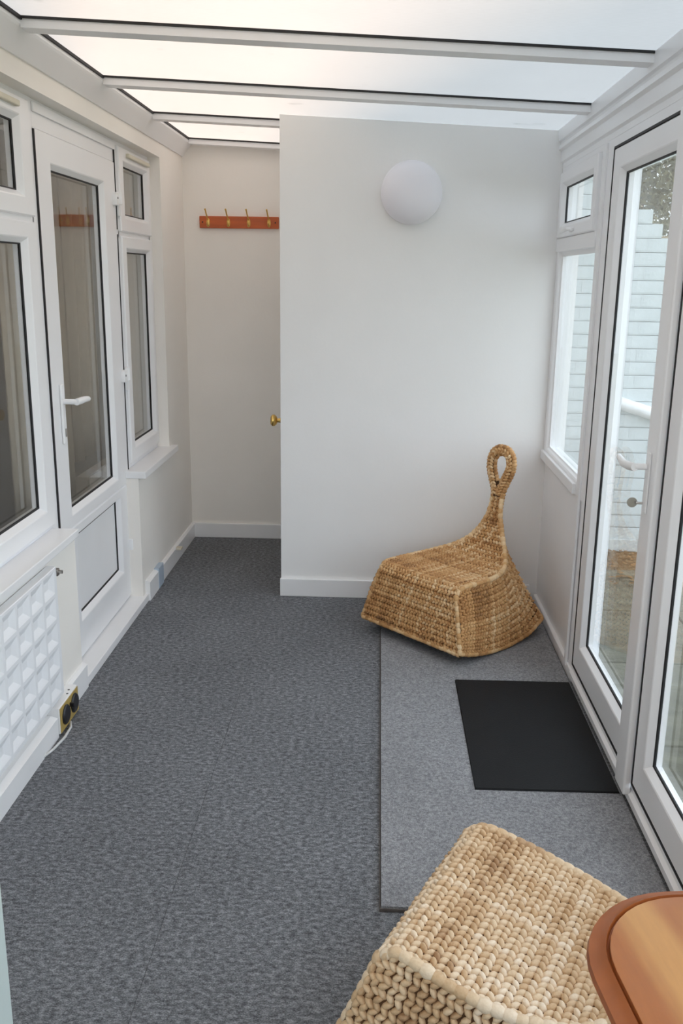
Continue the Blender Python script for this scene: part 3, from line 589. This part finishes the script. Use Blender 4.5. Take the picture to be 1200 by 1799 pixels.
def braid(f, v, dv, out_sign, rr, pitch=.0165, width=.027, hgt=.0078):
    """one braided row on surface f at parameter v: two slanted pads per stitch"""
    us = np.linspace(-1, 1, 81); P = [f(u, v) for u in us]
    L_ = np.concatenate([[0], np.cumsum([(P[i+1]-P[i]).length for i in range(80)])]); n = max(3, round(L_[-1]/pitch)); V, F = [], []
    for k in range(n):
        u = float(np.interp((k+.5)/n*L_[-1], L_, us)); c = f(u, v); T = (f(min(1, u+.02), v)-f(max(-1, u-.02), v)).normalized()
        Bv = (f(u, v+dv)-f(u, v-dv)).normalized(); Nn = T.cross(Bv).normalized()*out_sign; Bv = Nn.cross(T).normalized()
        for s_ in (-1, 1):
            ang = s_*math.radians(43+rr.uniform(-7, 7)); A_ = math.cos(ang)*T+math.sin(ang)*Bv; C_ = -math.sin(ang)*T+math.cos(ang)*Bv
            o = c+Bv*s_*width*.25+T*rr.uniform(-.0012, .0012)+Nn*(.001+rr.uniform(-.0006, .001)); la, lc, h = 0.0118*rr.uniform(.92, 1.1), .0064*rr.uniform(.92, 1.1), hgt*rr.uniform(.88, 1.15)
            i0 = len(V)
            for r1, h1 in ((1, -.25), (.86, .45), (.5, .87)):
                for q in range(8): a = q*math.pi/4; V.append(o+A_*la*r1*math.cos(a)+C_*lc*r1*math.sin(a)+Nn*h*h1)
            V.append(o+Nn*h)
            for r1 in range(2):
                for q in range(8): F.append((i0+8*r1+q, i0+8*r1+(q+1) % 8, i0+8*r1+8+(q+1) % 8, i0+8*r1+8+q))
            for q in range(8): F.append((i0+16+q, i0+16+(q+1) % 8, i0+24))
    return V, F
def rawmesh(name, V, F, m, parent):
    me = bpy.data.meshes.new(name); me.from_pydata([tuple(v) for v in V], [], F); me.materials.append(m); me.polygons.foreach_set('use_smooth', [True]*len(me.polygons))
    bm = bmesh.new(); bm.from_mesh(me); bmesh.ops.recalc_face_normals(bm, faces=bm.faces); bm.to_mesh(me); bm.free()
    o = bpy.data.objects.new(name, me); link(o, parent); return o
def rope(pts, r, pitch=.021, nseg=10, closed=False):
    """wrapped rope: separate fat wraps along a path"""
    P = [Vector(p) for p in pts]; L_ = [0]
    for a, b_ in zip(P, P[1:]): L_.append(L_[-1]+(b_-a).length)
    def at(s): return Vector([float(np.interp(s, L_, [p[k] for p in P])) for k in range(3)])
    n = max(2, int(L_[-1]/pitch)); V, F = [], []; ref = Vector((0, 0, 1))
    for k in range(n):
        rk = r*random.uniform(.92, 1.08)
        i0 = len(V); s0, s1 = k/n*L_[-1], (k+1)/n*L_[-1]
        for j, fr in enumerate((.80, 1.0, 1.04, 1.0, .80)):
            s = s0+(s1-s0)*(j/4)*1.06-.03*(s1-s0); c = at(s); t_ = (at(min(L_[-1], s+.004))-at(max(0, s-.004))).normalized()
            u = t_.cross(ref); u = u.normalized() if u.length > .1 else t_.cross(Vector((1, 0, 0))).normalized(); v = t_.cross(u)
            for q in range(nseg): a = 2*math.pi*q/nseg; V.append(c+rk*fr*(math.cos(a)*u+math.sin(a)*v))
        for j in range(4):
            for q in range(nseg): F.append((i0+nseg*j+q, i0+nseg*j+(q+1) % nseg, i0+nseg*j+nseg+(q+1) % nseg, i0+nseg*j+nseg+q))
    return V, F
def make_chair(m, label):
    rr = random.Random(11); random.seed(4)
    t = empty('rocking_chair', label=label, cat='chair', group='woven seagrass rocking chairs')
    PW = .027
    def rows(parent, f, v0, v1, length, osgn, dv):
        n = max(1, round(length/PW)); ww = length/n
        for k in range(n):
            v = v0+(v1-v0)*(k+.5)/n; V, F = braid(f, v, dv, osgn, rr, width=ww); rawmesh('braid_row', V, F, m, parent)
    sv1 = AL[-2]
    seat = shell('seat', S_seat, AL[0], sv1, 20, 60, t, core_m, .01); rows(seat, S_seat, AL[1], sv1, sv1-AL[1], 1, .004)
    fr = shell('front_panel', S_front, 0, 1, 16, 10, t, core_m, .01); rows(fr, S_front, 0.02, 1, .25, 1, .02)
    for sg in (-1, 1):
        f = S_side(sg); sd = shell('side_panel', f, 0, 1, 40, 14, t, core_m, .01); rows(sd, f, 0.02, .985, .265, sg, .02)
    bk = shell('back_panel', S_back, 0, 1, 16, 40, t, core_m, .01); rows(bk, S_back, 0.02, 1, .55, -1, .02)
    # rim ropes along the seat edge and up the neck, corner seams and bottom edge
    for sg in (-1, 1):
        pts = [Vector((sg*p[2], p[0]+.004, p[1])) for p in [smoothP(s) for s in np.linspace(AL[1], sv1, 60)]]
        V, F = rope(pts, .0115); rawmesh('rim_rope', V, F, m, t)
        V, F = rope([S_front(sg, v) for v in np.linspace(0, 1, 14)]+[rimpt(sg, 0)], .0105); rawmesh('corner_rope', V, F, m, t)
        V, F = rope([S_side(sg)(u, 0) for u in np.linspace(-1, 1, 40)], .0105); rawmesh('rocker_rope', V, F, m, t)
        V, F = rope([S_back(sg, v) for v in np.linspace(0, .62, 30)], .0105); rawmesh('back_rope', V, F, m, t)
    V, F = rope([S_front(u, 0) for u in np.linspace(-1, 1, 20)], .0105); rawmesh('bottom_rope', V, F, m, t)
    V, F = rope([S_back(u, 0) for u in np.linspace(-1, 1, 20)], .0105); rawmesh('bottom_rope', V, F, m, t)
    # loop handle: teardrop ring, its two strands rising out of the neck
    CL = np.array([(.008, .560), (.010, .580), (.017, .605), (.031, .636), (.045, .668), (.0525, .698), (.049, .728), (.034, .752), (.012, .762)])
    CL = np.vstack([CL, [(-x, z) for x, z in CL[::-1]]])
    cl = np.concatenate([[0], np.cumsum(np.hypot(*np.diff(CL, axis=0).T))])
    def ctr(q):
        q = min(max(q, 0), 1)*cl[-1]; h = .012
        g = lambda w_: np.array([np.interp(w_, cl, CL[:, 0]), np.interp(w_, cl, CL[:, 1])])
        return (g(q-h)+2*g(q)+g(q+h))/4
    def lpt(q, v, y=0):
        c = ctr(q); d = ctr(q+.01)-ctr(q-.01); d = d/max(1e-6, np.hypot(*d)); nx, nz = d[1], -d[0]
        return Vector((c[0]+nx*v, .538+(c[1]-.57)*.10+y, c[1]+nz*v))
    b = B(); R = []
    for q in np.linspace(0, 1, 90):
        R.append([b.bm.verts.new(lpt(q, .016*math.cos(a), .015*math.sin(a))) for a in [2*math.pi*k/12 for k in range(12)]])
    for p, q in zip(R, R[1:]):
        for k in range(12): b.bm.faces.new((p[k], p[(k+1) % 12], q[(k+1) % 12], q[k]))
    me = bpy.data.meshes.new('handle_loop'); b.bm.to_mesh(me); b.bm.free(); me.materials.append(core_m); hl = bpy.data.objects.new('handle_loop', me); link(hl, t)
    def ringsurf(yo): return lambda u, v: lpt((u+1)/2*.96+.02, v, yo)
    for yo, osg in ((-.014, -1), (.014, 1)):
        V, F = braid(ringsurf(yo), .0, .002, osg, rr, pitch=.0145, width=.024, hgt=.007); rawmesh('braid_row', V, F, m, hl)
    V, F = rope([lpt(q, .0155) for q in np.linspace(.02, .98, 90)], .0125, .014); rawmesh('rim_rope', V, F, m, hl)
    V, F = rope([lpt(q, -.0155) for q in np.linspace(.13, .87, 60)], .0095, .014); rawmesh('rim_rope', V, F, m, hl)
    return t
def kids(o):
    return [c for c in bpy.data.objects if c.parent == o]
def place(t, front_mid, n):
    t.location = (front_mid[0], front_mid[1], front_mid[2]); t.rotation_euler = (0, 0, math.atan2(n[1], n[0])-math.pi/2)
ch1 = make_chair(weave_dark, 'honey brown woven rocking chair with loop handle in the far corner')
ch2 = ch1.copy(); COL.objects.link(ch2); ch2['label'] = 'pale straw woven rocking chair beside the pine table'
def recolour(o):
    for s_ in o.material_slots:
        if s_.material == weave_dark: s_.link = 'OBJECT'; s_.material = weave_pale
allo = list(bpy.data.objects); ch = {}
for o in allo:
    if o.parent: ch.setdefault(o.parent, []).append(o)
for c in ch.get(ch1, []):
    k = c.copy(); COL.objects.link(k); k.parent = ch2; recolour(k)
    for g_ in ch.get(c, []):
        q = g_.copy(); COL.objects.link(q); q.parent = k; recolour(q)
A_ = np.array([.346, 3.336]); B_ = np.array([-.044, 3.735]); place(ch1, ((A_[0]+B_[0])/2, (A_[1]+B_[1])/2, .013), (.715, .699))
n2 = Vector((.894, -.445, 0)).normalized(); RC = .27**2/(2*.045); th = math.radians(-11)
fm = Vector((.148, 1.561, 0))+n2*.307
rot = Matrix.Rotation(math.atan2(n2.y, n2.x)-math.pi/2, 3, 'Z') @ Matrix.Rotation(th, 3, 'X')
ch2.rotation_euler = rot.to_euler(); ch2.location = Vector((fm.x, fm.y, RC+.012))-rot @ Vector((0, .27, RC+.0125))
